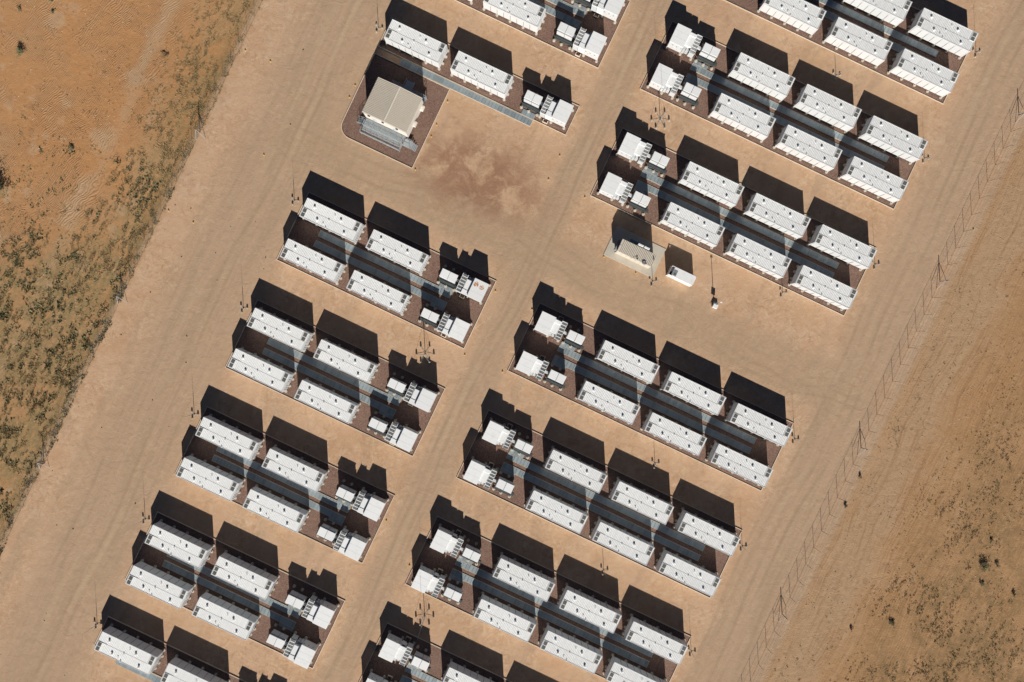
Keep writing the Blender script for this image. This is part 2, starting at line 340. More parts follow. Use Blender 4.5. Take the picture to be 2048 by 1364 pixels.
# ------------------------------------------------------------------ pads
PL = {'L0':(820.7,-40.9),'L1':(552.6,519.8),'L2':(450.3,735),'L3':(349.4,948.5),'L4':(250.3,1159.2),'L5':(151.5,1368)}
PR = {'R0':(1378.2,-32),'R1':(1279.5,178.5),'R2':(1180,391.5),'R3':(1014.5,741.4),'R4':(912.3,955.5),'R5':(810,1168),'R6':(709.4,1381)}
OB = gp(718.7,170.4)
WH = {'L0':'pad at top edge left of centre road','L1':'first full pad below control building','L2':'second pad below control building',
      'L3':'third pad below control building','L4':'fourth pad below control building','L5':'bottom-edge pad left of centre road',
      'B':'pad beside the control building',
      'R0':'top pad right of centre road','R1':'second pad right of centre road','R2':'pad above the beige generator',
      'R3':'pad below the beige generator','R4':'fifth pad right of centre road','R5':'sixth pad right of centre road','R6':'bottom-edge pad right of centre road'}
ZG = .04
def ring(m, poly, wd, z0, z1):                  # kerb: closed band inside a polygon (counter-clockwise)
    n = len(poly); inn = []
    for i in range(n):
        a = Vector(poly[i-1]); b = Vector(poly[i]); c = Vector(poly[(i+1)%n])
        d1 = (b-a).normalized(); d2 = (c-b).normalized()
        n1 = Vector((-d1.y, d1.x)); n2 = Vector((-d2.y, d2.x)); k = (n1+n2); k = k / max(.2, k.dot(n1))
        inn.append(b + k*wd)
    vs = [(p[0],p[1],z) for z in (z0,z1) for p in poly] + [(p[0],p[1],z) for z in (z0,z1) for p in inn]
    fs = []
    for i in range(n):
        j = (i+1)%n
        fs += [(i,j,n+j,n+i), (n+i,n+j,3*n+j,3*n+i), (3*n+i,3*n+j,2*n+j,2*n+i)]
    m.add(vs, fs)
def pad(O, poly):
    m = MB(); m.prism(poly, -.05, ZG)
    o = tag(new('gravel_bed', m.mesh('gravel_bed', M['gravel']), None, (O[0],O[1],0), -TH), kind='structure')
    k = MB(); ring(k, poly, .13, -.05, .17); new('kerb', k.mesh('kerb', M['kerb']), o)
for k,(px,py) in PL.items():
    if k != 'L5': pad(gp(px,py), [(0,0),(41.6,0),(41.6,15.1),(0,15.1)])
for k,(px,py) in PR.items(): pad(gp(px,py), [(0,0),(56.2,0),(56.2,15.1),(0,15.1)])
for o_ in (OB, gp(*PL['L5'])): pad(o_, [(0,8.55),(34.45,8.55),(34.45,8.6),(41.6,8.6),(41.6,15.1),(0,15.1)])
arc = [(2.7-2.7*math.cos(a), -7.85-2.7*math.sin(a)) for a in [i*math.pi/16 for i in range(9)]]
pad(OB, [(16.75,-10.55),(16.75,7.1),(0,7.1)] + arc)

# ------------------------------------------------------------------ cable trenches
PW = .72
pm = MB(); pm.bbox(0, PW-.05, 0, 1.2, 0, .06, .015); plate_me = pm.mesh('cover_plate', M['plate'])
pw = MB(); pw.bbox(0, .95, 0, .78, 0, .05, .012); wide_me = pw.mesh('cover_plate', M['plate'])
def trench(O, x0, x1, y0, y1, wide, label):
    r = bpy.data.objects.new('cable_trench', None); col.objects.link(r)
    p = loc(O, x0, y0); r.location = (p[0], p[1], 0); r.rotation_euler = (0,0,-TH)
    tag(r, label, 'cable trench', 'cable trenches under grey cover plates')
    L = x1-x0; c = MB(); wdt = y1-y0
    c.box(0, L, 0, .07, 0, .17); c.box(0, L, wdt-.07, wdt, 0, .17); c.box(0, .07, .07, wdt-.07, 0, .17); c.box(L-.07, L, .07, wdt-.07, 0, .17)
    c.box(.07, L-.07, .07, wdt-.07, 0, .09)
    new('channel_wall', c.mesh('channel_wall', M['conc']), r)
    n = int((L-.14)/PW); s = (wdt-.16)/1.2
    for i in range(n):
        o = new('cover_plate', plate_me, r, (.08+i*(L-.14)/n, .08, .105+random.uniform(0,.012))); o.scale = ((L-.14)/n/PW, s, 1)
        o.rotation_euler = (random.uniform(-.006,.006), random.uniform(-.008,.008), 0)
    if wide:
        wx0, wx1, wy = wide                      # side bay towards the transformer
        c2 = MB(); a = wx0-x0; b = wx1-x0; s2 = 1 if wy > y1 else -1
        ya, yb = (wdt+.003, wy-y0) if s2 > 0 else (wy-y0, -.003)
        c2.box(a, b, ya, yb, 0, .10); new('side_bay', c2.mesh('side_bay', M['conc']), r)
        k = 3
        for i in range(k):
            o = new('cover_plate', wide_me, r, (a+.05+i*(b-a-.06)/k, ya+.03, .112)); o.scale = ((b-a-.06)/k/.98, (yb-ya-.06)/.78, 1)
for k in PL:
    O = gp(*PL[k])
    if k == 'L5': continue
    trench(O, 5.5, 34.6, 7.85, 9.2, (31.6,34.6,9.95), 'plated cable trench, upper one, ' + WH[k])
    trench(O, 5.5, 34.6, 5.65, 7.0, (31.6,34.6,4.95), 'plated cable trench, lower one, ' + WH[k])
for k in PR:
    O = gp(*PR[k])
    trench(O, 7.3, 50.8, 7.85, 9.2, (7.3,10.4,10.0), 'plated cable trench, upper one, ' + WH[k])
    trench(O, 7.3, 50.8, 5.65, 7.0, (7.3,10.3,5.0), 'plated cable trench, lower one, ' + WH[k])
trench(OB, 5.45, 34.4, 7.15, 8.5, (31.6,34.4,9.85), 'single grey plated cable trench between control building and two containers')
trench(gp(*PL['L5']), 5.45, 34.4, 7.15, 8.5, (31.6,34.4,9.85), 'single grey cable trench below the containers at the bottom-left edge')

# ------------------------------------------------------------------ battery containers
CL, CW, Z0, Z1 = 11.8, 3.95, .5, 3.25
def container_proto():
    P = []
    b = MB(); b.box(.03, CL-.03, .03, CW-.03, Z0, Z1-.06)
    for x in (0, CL-.16):
        for y in (0, CW-.16): b.bbox(x, x+.16, y, y+.16, Z0-.04, Z1+.07)
    b.box(.16, CL-.16, 0, .1, Z1-.1, Z1+.04); b.box(.16, CL-.16, CW-.1, CW, Z1-.1, Z1+.04)
    b.box(0, .1, .16, CW-.16, Z1-.1, Z1+.04); b.box(CL-.1, CL, .16, CW-.16, Z1-.1, Z1+.04)
    b.box(.16, CL-.16, 0, .1, Z0-.02, Z0+.12); b.box(.16, CL-.16, CW-.1, CW, Z0-.02, Z0+.12)
    P.append(('body', b.mesh('container_body', M['wall']), (0,0,0)))
    # roofs of the two halves, each with its vent box at the opposite end
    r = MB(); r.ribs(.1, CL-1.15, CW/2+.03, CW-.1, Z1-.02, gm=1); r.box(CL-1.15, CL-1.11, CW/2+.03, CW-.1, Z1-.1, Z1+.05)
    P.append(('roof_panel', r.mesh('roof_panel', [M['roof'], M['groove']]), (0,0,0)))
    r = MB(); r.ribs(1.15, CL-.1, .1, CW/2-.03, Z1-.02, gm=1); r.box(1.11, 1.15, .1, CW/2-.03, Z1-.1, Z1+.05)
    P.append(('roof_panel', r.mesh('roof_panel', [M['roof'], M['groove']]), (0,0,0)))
    j = MB(); j.box(.1, CL-.1, CW/2-.03, CW/2+.03, Z1-.06, Z1-.03, 0); j.box(.1, 2.0, CW/2-.015, CW/2+.02, Z1, Z1+.05, 0)
    P.append(('roof_joint', j.mesh('roof_joint', M['midgrey']), (0,0,0)))
    vb = MB(); vb.bbox(0, .98, 0, 1.82, 0, .12); vbm = vb.mesh('vent_box', M['white'])
    gr = MB(); gr.box(0, .70, 0, .75, 0, .03, 0)
    for i in range(5): gr.box(.03, .67, .07+i*.14, .09+i*.14, .03, .045, 0)
    grm = gr.mesh('vent_grille', [M['grille'], M['midgrey']])
    P.append(('vent_box', vbm, (.11,.12,Z1-.04), [('vent_grille', grm, (.14,.06,.115)), ('vent_grille', grm, (.14,.95,.115))]))
    P.append(('vent_box', vbm, (CL-1.09,CW/2+.03,Z1-.04), [('vent_grille', grm, (.10,.06,.115)), ('vent_grille', grm, (.10,.95,.115))]))
    c = MB(); c.cyl(0,0,0,.28,.085,8); c.cyl(0,0,.24,.33,.23,14,0,.15); c.cyl(0,0,0,.05,.2,12); cap = c.mesh('roof_ventilator', M['white'])
    c = MB(); c.cyl(0,0,0,.22,.05,8); c.cyl(0,0,.2,.25,.10,8); pipe = c.mesh('roof_pipe', M['white'])
    for (x,y) in ((1.91,-.68),(7.67,-.80),(3.41,-2.74),(9.24,-2.83)): P.append(('roof_ventilator', cap, (x+.22, CW+y-.45, Z1)))
    for (x,y) in ((6.38,-.75),(4.93,-3.2),(5.66,-2.05),(5.7,-3.85)): P.append(('roof_pipe', pipe, (x+.08, max(.08, CW+y-.2), Z1)))
    n = 8; pwid = (CL-.36)/n
    wp = MB(); wp.bbox(0, pwid-.07, 0, .05, 0, Z1-Z0-.3, .01); wpm = wp.mesh('wall_panel', M['wall'])
    for i in range(n):
        P.append(('wall_panel', wpm, (.18+.035+i*pwid, -.02, Z0+.14)))
        P.append(('wall_panel', wpm, (.18+.035+i*pwid, CW-.03, Z0+.14)))
    s = MB()
    for i in range(1,n):
        for y in (-.03, CW-.03): s.box(.18+i*pwid-.025, .18+i*pwid+.025, y-(.03 if y < 1 else -.03), y+(.05 if y < 1 else .09), Z0, Z0+(2.0 if y < 1 else 2.4))
    P.append(('seam_strip', s.mesh('seam_strip', M['dark']), (0,0,0)))
    e = MB(); e.bbox(0, .06, 0, CW/2-.22, 0, Z1-Z0-.3, .01)
    for k in (.3, .7, 1.15): e.tube((.09 if True else 0, k, .1), (.09, k, Z1-Z0-.4), .03, 5)
    e.box(.06,.12,.5,.62,.9,1.15)
    em = e.mesh('end_door', M['wall'])
    e2 = MB(); e2.bbox(-.06, 0, 0, CW/2-.22, 0, Z1-Z0-.3, .01); e2.box(-.075,-.06,.25,.55,.2,.55,1); e2.box(-.075,-.06,.8,.95,.2,.5,1)
    em2 = e2.mesh('end_wall_panel', [M['wall'], M['midgrey']])
    for y in (.18, CW/2+.04):
        P.append(('end_door', em, (CL-.02, y, Z0+.14))); P.append(('end_wall_panel', em2, (.02, y, Z0+.14)))
    pr = MB(); pr.cyl(0,0,0,.16,.31,14); pr.cyl(0,0,.16,.5,.13,10); prm = pr.mesh('concrete_pier', M['conc'])
    for x in (.1, 2.98, 5.86, 8.74, 11.66):
        P.append(('concrete_pier', prm, (x, -.03, ZG))); P.append(('concrete_pier', prm, (x, CW+.03, ZG)))
    for x in (-.05, CL+.05):
        for y in (1.25, 2.75): P.append(('concrete_pier', prm, (x, y, ZG)))
    return P
CP = container_proto()
CG = 'white battery containers set out in rows on the gravel pads'
def put_container(O, x, y, lab): place(CP, 'battery_container', loc(O, x, y), -TH + random.uniform(-.0015,.0015), lab, 'battery container', CG)
for k in PL:
    O = gp(*PL[k])
    for (x,xn) in ((1.38,'left'),(15.75,'right')):
        for (y,yn) in ((1.0,'lower'),(9.8,'upper')):
            if k == 'L5' and y < 5: continue
            if k == 'L0' and y > 5 and x < 5: continue
            put_container(O, x, y, 'white battery container, %s of %s pair, %s' % (xn, yn, WH[k]))
for (x,xn) in ((1.38,'left'),(15.75,'right')): put_container(OB, x, 9.8, 'white battery container, %s one of the two above the control building' % xn)
for k in PR:
    O = gp(*PR[k])
    for (x,xn) in ((14.75,'left'),(29.15,'middle'),(43.5,'right')):
        for (y,yn) in ((1.05,'lower'),(9.85,'upper')):
            if k == 'R6' and (y < 5 or x > 40): continue
            if k == 'R0' and y > 5 and x < 20: continue
            put_container(O, x, y, 'white battery container, %s in %s row, %s' % (xn, yn, WH[k]))

# ------------------------------------------------------------------ inverter stations and transformers
def station_proto(kind, rusty=False):
    # local x from the grille end (0) to the far end of the big cabinet (5.55), y 0 .. 3.9
    P = []
    b = MB(); b.box(2.6, 5.5, .05, 3.85, .5, 3.24); b.bbox(2.55, 5.55, 0, 3.9, 3.24, 3.32, .02, 1)
    b.box(2.58,2.66,.03,.12,.5,3.24); b.box(5.44,5.52,.03,.12,.5,3.24)
    P.append(('inverter_cabinet', b.mesh('inverter_cabinet', [M['wall'], M['rusty'] if rusty else M['roof']]), (0,0,0),
              [('roof_seam', ROOFSEAM, (2.6,1.3,3.32)), ('roof_seam', ROOFSEAM, (2.6,2.6,3.32))]))
    d = MB(); d.bbox(0, .9, 0, .03, 0, 2.3, .005); d.box(.1,.3,-.01,0,1.5,1.9,1); d.box(.6,.66,-.04,0,.9,1.1,1)
    dm = d.mesh('cabinet_door', [M['wall'], M['midgrey']])
    for i in range(3): P.append(('cabinet_door', dm, (2.66+i*.94, .02, .65)))
    d2 = MB(); d2.bbox(0, .9, 0, .03, 0, 2.3, .005); d2.box(.1,.3,.03,.04,1.5,1.9,1)
    dm2 = d2.mesh('cabinet_door', [M['wall'], M['midgrey']])
    for i in range(3): P.append(('cabinet_door', dm2, (2.66+i*.94, 3.85, .65)))
    c = MB(); c.bbox(1.2, 2.55, .05 if kind == 'L' else .35, 3.05, .5, 2.85)
    c.bbox(1.15, 2.5, -.02 if kind == 'L' else .3, 1.0, 2.85, 2.93)
    P.append(('control_cabinet', c.mesh('control_cabinet', M['roof']), (0,0,0)))
    a = MB(); a.bbox(1.35, 1.9, 3.1, 3.6, .5, 2.1); a.bbox(2.0, 2.5, 3.1, 3.75, .5, 2.45); a.box(1.4, 2.4, 3.62, 3.7, 1.2, 1.3)
    P.append(('switch_box', a.mesh('switch_box', M['grey']), (0,0,0)))
    if kind == 'R':
        v = MB(); v.box(1.55, 2.4, -.02, .32, .9, 2.7); v.box(1.6, 2.35, .03, .27, 2.7, 2.73, 1)
        P.append(('side_vent', v.mesh('side_vent', [M['white'], M['grille']]), (0,0,0)))
    gf = MB(); gf.box(.05, 1.12, 0, 3.85, .55, 2.55, 0)
    P.append(('cooling_housing', gf.mesh('cooling_housing', M['grey']), (0,0,0)))
    m = MB(); m.box(0, 1.16, 0, .14, 0, .16, 0); m.box(0, .07, .14, .635, 0, .2, 0); m.box(1.09, 1.16, .14, .635, 0, .2, 0)
    m.box(.07, 1.09, .14, .635, 0, .04, 1)
    for i in range(3): m.box(.09, 1.07, .24+i*.13, .265+i*.13, .04, .13, 2)
    mm = m.mesh('cooling_module', [M['roof'], M['slot'], M['grey']])
    for i in range(6): P.append(('cooling_module', mm, (.0, .02+i*.635, 2.55)))
    l = MB(); l.box(0,1.05,0,.12,0,.35); l.box(0,.12,.12,.62,0,.35); l.box(.93,1.05,.12,.62,0,.35)
    P.append(('concrete_step', l.mesh('concrete_step', M['kerb']), (1.0,-.75,ZG)))
    for (x,y) in ((5.45,-.02),(2.6,-.05),(.1,-.02),(5.5,3.95),(2.5,3.9),(.15,3.9)): P.append(('concrete_pier', PIER, (x,y,ZG)))
    return P
q = MB(); q.box(0,2.9,-.012,.012,0,.006); ROOFSEAM = q.mesh('roof_seam', M['grey'])
q = MB(); q.cyl(0,0,0,.3,.30,14); q.cyl(0,0,.3,.52,.12,10); PIER = q.mesh('concrete_pier', M['conc'])
def transformer_proto():
    # local x 0 .. 3.35, y as in the pad frame above the station's foot line
    P = []
    t = MB(); t.box(.05,1.62,1.22,2.99,.45,2.3); t.box(1.72,3.3,1.22,2.99,.45,2.3); t.box(.12,3.23,1.3,2.91,2.3,2.95,1)
    t.box(1.62,1.72,1.35,2.9,.45,2.2,1)
    P.append(('tank_enclosure', t.mesh('tank_enclosure', [M['wall'], M['midgrey']]), (0,0,0)))
    r = MB(); r.bbox(0,1.62,0,1.72,0,.1,.03); rm = r.mesh('enclosure_roof', M['roof'])
    P.append(('enclosure_roof', rm, (.02,1.26,2.95))); P.append(('enclosure_roof', rm, (1.71,1.26,2.95)))
    f = MB()
    for i in range(17): f.box(.05+i*.2, .13+i*.2, .42, 1.2, .5, .98)
    f.box(0,3.4,.40,.46,.5,1.0); f.box(0,3.4,.46,1.2,.45,.6); f.box(0,3.4,.5,.9,.99,1.03)
    P.append(('radiator_bank', f.mesh('radiator_bank', M['dark']), (0,0,0)))
    c = MB(); c.box(3.42,4.1,.6,1.25,.45,.9); c.cyl(3.75,.95,.9,1.2,.28,12)
    P.append(('conservator_tank', c.mesh('conservator_tank', M['dark']), (0,0,0)))
    for (x,y) in ((.05,.15),(1.7,.05),(3.55,.1),(0,3.7),(1.75,3.75)): P.append(('concrete_pier', PIER, (x,y,ZG)))
    return P
def duct_mesh(x0, x1):
    d = MB(); d.bbox(x0, x1, 1.75, 2.3, 1.5, 2.0, .02); return d.mesh('bus_duct', M['grey'])
TP = transformer_proto(); SL = station_proto('L'); SR = station_proto('R'); SX = station_proto('L', True)
DL = duct_mesh(3.3, 4.08); DR = duct_mesh(-.95, .05)
SG = 'white inverter stations beside the transformers'; TG = 'twin-roofed white transformers'
def unitL(O, y, lab, rusty=False):      # cooling end at x 35.15, big cabinet towards the road
    r = place(SX if rusty else SL, 'inverter_station', loc(O, 35.2, y), -TH,
          ('inverter station with rust-stained roof, ' if rusty else 'white inverter station, cooling slots left, ') + lab, 'inverter station', SG)
    place(TP + [('bus_duct', DL, (0,0,0))], 'transformer', loc(O, 31.15, y-.05), -TH, 'white twin-roofed transformer, ' + lab, 'transformer', TG)
def unitR(O, y, lab):
    place(SR, 'inverter_station', loc(O, 6.75, y+3.9), -TH+math.pi, 'white inverter station, cooling slots right, ' + lab, 'inverter station', SG)
    place(TP + [('bus_duct', DR, (0,0,0))], 'transformer', loc(O, 7.65, y-.05), -TH, 'white twin-roofed transformer, ' + lab, 'transformer', TG)
for k in PL:
    O = gp(*PL[k])
    if k != 'L5': unitL(O, 1.15, 'lower, ' + WH[k])
    unitL(O, 9.75, 'upper, ' + WH[k], k == 'L1')
unitL(OB, 9.75, 'right of control building')
for k in PR:
    O = gp(*PR[k])
    if k == 'R0': continue
    unitR(O, 1.15, 'lower, ' + WH[k]); unitR(O, 9.75, 'upper, ' + WH[k])

# ------------------------------------------------------------------ control building (pad frame of B)
def rail(m, pts, z, h=1.05, step=1.3, r=.028):
    for a, b in zip(pts[:-1], pts[1:]):
        A = Vector((*a[:2], z if len(a) < 3 else a[2])); B = Vector((*b[:2], z if len(b) < 3 else b[2])); L = (B-A).length
        n = max(1, int(round(L/step)))
        for i in range(n+1):
            p = A.lerp(B, i/n); m.tube(p, p+Vector((0,0,h)), r, 5)
        for k in (h, h*.55): m.tube(A+Vector((0,0,k)), B+Vector((0,0,k)), r, 5)
ctl = place([], 'control_building', loc(OB, 4.3, -5.6), -TH, 'cream control building with ribbed gable roof and steel walkways on gravel', 'building', None)
BW, BD = 9.45, 7.5; zf = 1.4; ze = 5.0; zr = 5.45
b = MB(); b.box(.12, BW-.12, .12, BD-.12, zf-.25, ze-.05)
for y in (.12, BD-.12): b.add([(.12,y,ze-.05),(BW-.12,y,ze-.05),(BW/2,y,zr-.08)], [(0,1,2)])
b.box(.2, BW-.2, .2, BD-.2, zf-.45, zf-.25)
new('wall', b.mesh('building_wall', M['cream2']), ctl)
f1 = lambda x: ze + (zr-ze)*min(x, BW-x)/(BW/2)
for side in (0,1):
    m = MB(); n = 24; p = BD/n; xa, xb = (0, BW/2-.1) if side == 0 else (BW/2+.1, BW)
    prof = []
    for i in range(n): a = i*p; prof += [(a,0),(a+.5*p,0),(a+.58*p,.09),(a+.88*p,.09),(a+.96*p,0)]
    prof.append((BD,0)); k = len(prof)
    m.add([(xa,y,f1(xa)+h) for y,h in prof] + [(xb,y,f1(xb)+h) for y,h in prof],
          [((i+1,i,k+i,k+i+1) if False else (i,k+i,k+i+1,i+1)) for i in range(k-1)])
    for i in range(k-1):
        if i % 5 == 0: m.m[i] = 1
    xe = xa if side == 0 else xb
    m.box(min(xe,xe+.02), max(xe,xe+.02), 0, BD, f1(xe)-.16, f1(xe))
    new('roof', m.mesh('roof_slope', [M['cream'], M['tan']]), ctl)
m = MB(); m.add([(BW/2-.2,0,zr+.03),(BW/2,0,zr+.10),(BW/2+.2,0,zr+.03),(BW/2-.2,BD,zr+.03),(BW/2,BD,zr+.10),(BW/2+.2,BD,zr+.03)], [(0,1,4,3),(1,2,5,4)])
new('ridge_cap', m.mesh('ridge_cap', M['cream']), ctl)
v = MB(); v.box(-.22,.22,-.18,0,0,.4); vm = v.mesh('wall_vent', M['black'])
for x in (1.35, 4.35, 7.35): new('wall_vent', vm, ctl, (x,.12,4.1))
d = MB(); d.bbox(0,.95,-.05,0,0,2.1,.01); dm = d.mesh('door', M['grey']); hm = MB(); hm.box(0,.15,-.1,-.05,0,.04); hmm = hm.mesh('door_handle', M['black'])
for x in (1.8, 6.2): o = new('door', dm, ctl, (x,.12,zf)); new('door_handle', hmm, o, (.1,0,1.0))
a = MB(); a.bbox(0,.55,-.5,.5,0,.75,.03); a.cyl(.28,0,.75,.78,.32,14); a.box(0,.5,-.45,-.4,-.25,0); a.box(0,.5,.4,.45,-.25,0); am = a.mesh('air_conditioner', M['cream2'])
for y in (6.35, 2.9): new('air_conditioner', am, ctl, (BW-.12, y, 1.6))
pr = MB(); pr.cyl(0,0,0,1.0,.16,8); prm = pr.mesh('support_post', M['conc'])
for x in (.5, 2.6, 4.7, 6.8, 8.9):
    for y in (.5, 3.75, 7.0): new('support_post', prm, ctl, (x,y,0))
# south walkway
gpn = MB(); gpn.box(0, 1.68, 0, 1.45, 0, .03); gpm = gpn.mesh('grating_panel', M['grating'])
for i in range(5):
    new('grating_panel', gpm, ctl, (.25+i*1.72, -1.47, zf)); new('grating_panel', gpm, ctl, (.25+i*1.72, -2.98, zf-.35))
fr = MB()
for y in (-.02,-1.5,-3.0): fr.box(.2, 8.85, y-.05, y+.05, zf-.5, zf-.01)
for i in range(6): fr.box(.2+i*1.72, .27+i*1.72, -3.0, 0, zf-.42, zf-.39)
for x in (.3, 3.0, 5.9, 8.7):
    for y in (-1.5,-2.95): fr.box(x-.05, x+.05, y-.05, y+.05, 0, zf-.4)
new('walkway_frame', fr.mesh('walkway_frame', M['galv']), ctl)
rl = MB(); rail(rl, [(.2,-1.5),(.2,-3.0),(8.8,-3.0),(8.8,-1.5)], zf-.35); rail(rl, [(.2,-1.5),(8.8,-1.5)], zf)
new('handrail', rl.mesh('handrail', M['galv']), ctl)
def stair(x0, y0, dx, n, wdt, ztop, axis='x'):
    s = MB()
    for i in range(n):
        z = ztop - (i+1)*.2; a = x0 + dx*i*.26
        if axis == 'x': s.box(min(a,a+dx*.26), max(a,a+dx*.26)-.03, y0, y0+wdt, z, z+.04)
        else: s.box(x0, x0+wdt, min(y0+dx*i*.26, y0+dx*(i+1)*.26), max(y0+dx*i*.26, y0+dx*(i+1)*.26)-.03, z, z+.04)
    return s
s = stair(.15, -1.4, -1, 6, 1.15, zf); rail(s, [(.15,-1.42,zf),(-1.4,-1.42,.2)], 0); rail(s, [(.15,-.2,zf),(-1.4,-.2,.2)], 0)
new('stair', s.mesh('stair', M['galv']), ctl)
s = MB(); s.box(8.9, 10.5, -1.75, -.25, zf-.5, zf-.44); s.box(10.5,10.56,-1.75,-.25,zf-.5,zf-.4)
for i in range(4): s.box(10.5+i*.26, 10.5+i*.26+.23, -1.7, -.3, zf-.7-i*.2, zf-.66-i*.2)
rail(s, [(9.0,-1.75),(10.5,-1.75)], zf-.44); rail(s, [(10.5,-.25,zf-.44),(9.3,-.25,zf-.44)], 0)
new('stair', s.mesh('landing', M['galv']), ctl)
# north walkway with its little landing
n_ = MB(); n_.box(2.0, 9.3, BD+.05, BD+1.3, zf-.06, zf-.02); n_.box(4.2, 5.9, BD+1.3, BD+2.9, zf-.3, zf-.26)
for x in (2.1,4.4,6.9,9.2): n_.box(x-.05,x+.05,BD+1.15,BD+1.25,0,zf-.06)
new('walkway_deck', n_.mesh('north_deck', M['galv']), ctl)
rl = MB(); rail(rl, [(4.2,BD+1.3),(2.0,BD+1.3),(2.0,BD+.1)], zf); rail(rl, [(5.9,BD+1.3),(9.3,BD+1.3),(9.3,BD+.1)], zf)
rail(rl, [(4.2,BD+1.3),(4.2,BD+2.9)], zf-.26); rail(rl, [(5.9,BD+1.3),(5.9,BD+2.9)], zf-.26)
new('handrail', rl.mesh('north_handrail', M['galv']), ctl)

# ------------------------------------------------------------------ beige generator on its slab
OG = gp(1206.6, 509.5)
s = MB(); s.bbox(0, 10.8, 0, 6.4, -.05, .12, .02)
tag(new('concrete_slab', s.mesh('concrete_slab', M['slab']), None, (OG[0],OG[1],0), -TH), kind='structure')
og = gp(1229.2, 505.8)
gen = place([], 'generator', og, -TH, 'beige ribbed generator enclosure on a pale concrete slab', 'generator', None)
b = MB(); b.box(.05, 7.35, .05, 2.5, .35, 3.62); b.bbox(0, 7.4, 0, 2.55, .12, .35)
new('enclosure', b.mesh('generator_enclosure', M['cream']), gen)
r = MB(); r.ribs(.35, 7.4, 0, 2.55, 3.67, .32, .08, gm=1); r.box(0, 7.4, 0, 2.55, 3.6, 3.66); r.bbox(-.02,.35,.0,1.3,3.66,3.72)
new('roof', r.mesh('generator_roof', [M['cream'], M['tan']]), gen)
l = MB(); l.box(-.5, .05, .2, 2.3, 1.0, 2.9, 0)
for i in range(7): l.box(-.53, -.5, .25, 2.25, 1.1+i*.25, 1.22+i*.25, 1)
new('intake_louvre', l.mesh('intake_louvre', [M['midgrey'], M['dark']]), gen)
d = MB(); d.bbox(0,.9,-.04,0,0,2.4,.01); dm = d.mesh('service_door', M['cream'])
for i in range(7): new('service_door', dm, gen, (.25+i*1.0, .05, .6))
t_ = MB(); t_.bbox(0, 4.4, 0, .95, 0, 1.5, .1); new('fuel_tank', t_.mesh('fuel_tank', simple('blue_grey_tank', (.16,.22,.27), .45)), gen, (1.35, 2.75, .3))
k = MB(); k.bbox(0, 1.15, 0, .42, 0, .42, .05); km = k.mesh('header_box', M['white'])
for x in (3.15, 4.45): new('header_box', km, gen, (x, 2.75, 3.33))
e = MB(); n = 14
for ring_r, zz in ((.42, 3.75),(.36, 3.86)):
    for i in range(n):
        a0, a1 = 2*math.pi*i/n, 2*math.pi*(i+1)/n
        e.tube((ring_r*math.cos(a0), .8*ring_r*math.sin(a0), zz), (ring_r*math.cos(a1), .8*ring_r*math.sin(a1), zz), .07, 5)
e.cyl(0,0,3.62,3.82,.16,10)
new('exhaust_ring', e.mesh('exhaust_ring', M['midgrey']), gen, (5.75, .12, 0))
e = MB(); e.cyl(0,0,3.6,3.95,.09,8); e.tube((0,0,3.95),(.15,-.2,4.02),.11,8); em = e.mesh('exhaust_pipe', M['dark'])
new('exhaust_pipe', em, gen, (4.1,.35,0)); new('exhaust_pipe', em, gen, (7.1,1.55,0))
c = MB(); c.tube((3.6,.5,3.77),(4.1,.35,3.77),.02,4); c.tube((3.6,.5,3.77),(3.4,.1,3.75),.02,4); c.tube((3.4,.1,3.75),(2.9,-.02,3.1),.02,4)
new('conduit', c.mesh('conduit', M['dark']), gen)

# small white container unit beside it
oh = gp(1331.5, 551)
sm_ = place([], 'shipping_container', oh, -TH, 'small white container with an open grey hatch, right of the beige generator', 'container', None)
b = MB(); b.box(.62,5.15,.05,1.9,.12,2.52); b.box(.05,.62,.05,1.9,.12,1.5,1); b.bbox(.62,5.2,0,1.95,2.52,2.6,.02)
for x in (0, 5.05):
    for y in (0, 1.8): b.bbox(x, x+.15, y, y+.15, .05, 2.6, .02)
b.box(0,5.2,-.04,.02,.05,.2); b.box(0,.62,0,.1,2.45,2.55); b.box(0,.62,1.85,1.95,2.45,2.55)
new('body', b.mesh('small_body', [M['white'], M['midgrey']]), sm_)
h = MB(); h.box(.15,.6,.2,.9,1.5,1.56,1); h.bbox(.15,.6,1.0,1.7,1.5,1.7,.02,0)
new('hatch', h.mesh('hatch', [M['grey'], M['black'], M['white']]), sm_)
h = MB(); h.box(.7,1.45,.1,1.3,0,.05,1)
for i in range(5): h.box(.72,1.43,.15+i*.23,.25+i*.23,.05,.07,1)
h.cyl(1.2,.35,.05,.2,.13,10,0)
new('roof_grille', h.mesh('roof_grille', [M['grille'], M['midgrey']]), sm_, (0,.1,2.58))
d = MB(); d.bbox(-.05,0,0,.8,0,2.2,.01); dm = d.mesh('end_door', M['grey'])
for y in (.1,.95): new('end_door', dm, sm_, (.05,y,.25))
wp = MB(); wp.bbox(0,1.12,-.03,0,0,2.1,.01); wpm = wp.mesh('wall_panel', M['white'])
for i in range(4): new('wall_panel', wpm, sm_, (.2+i*1.17,.05,.3))

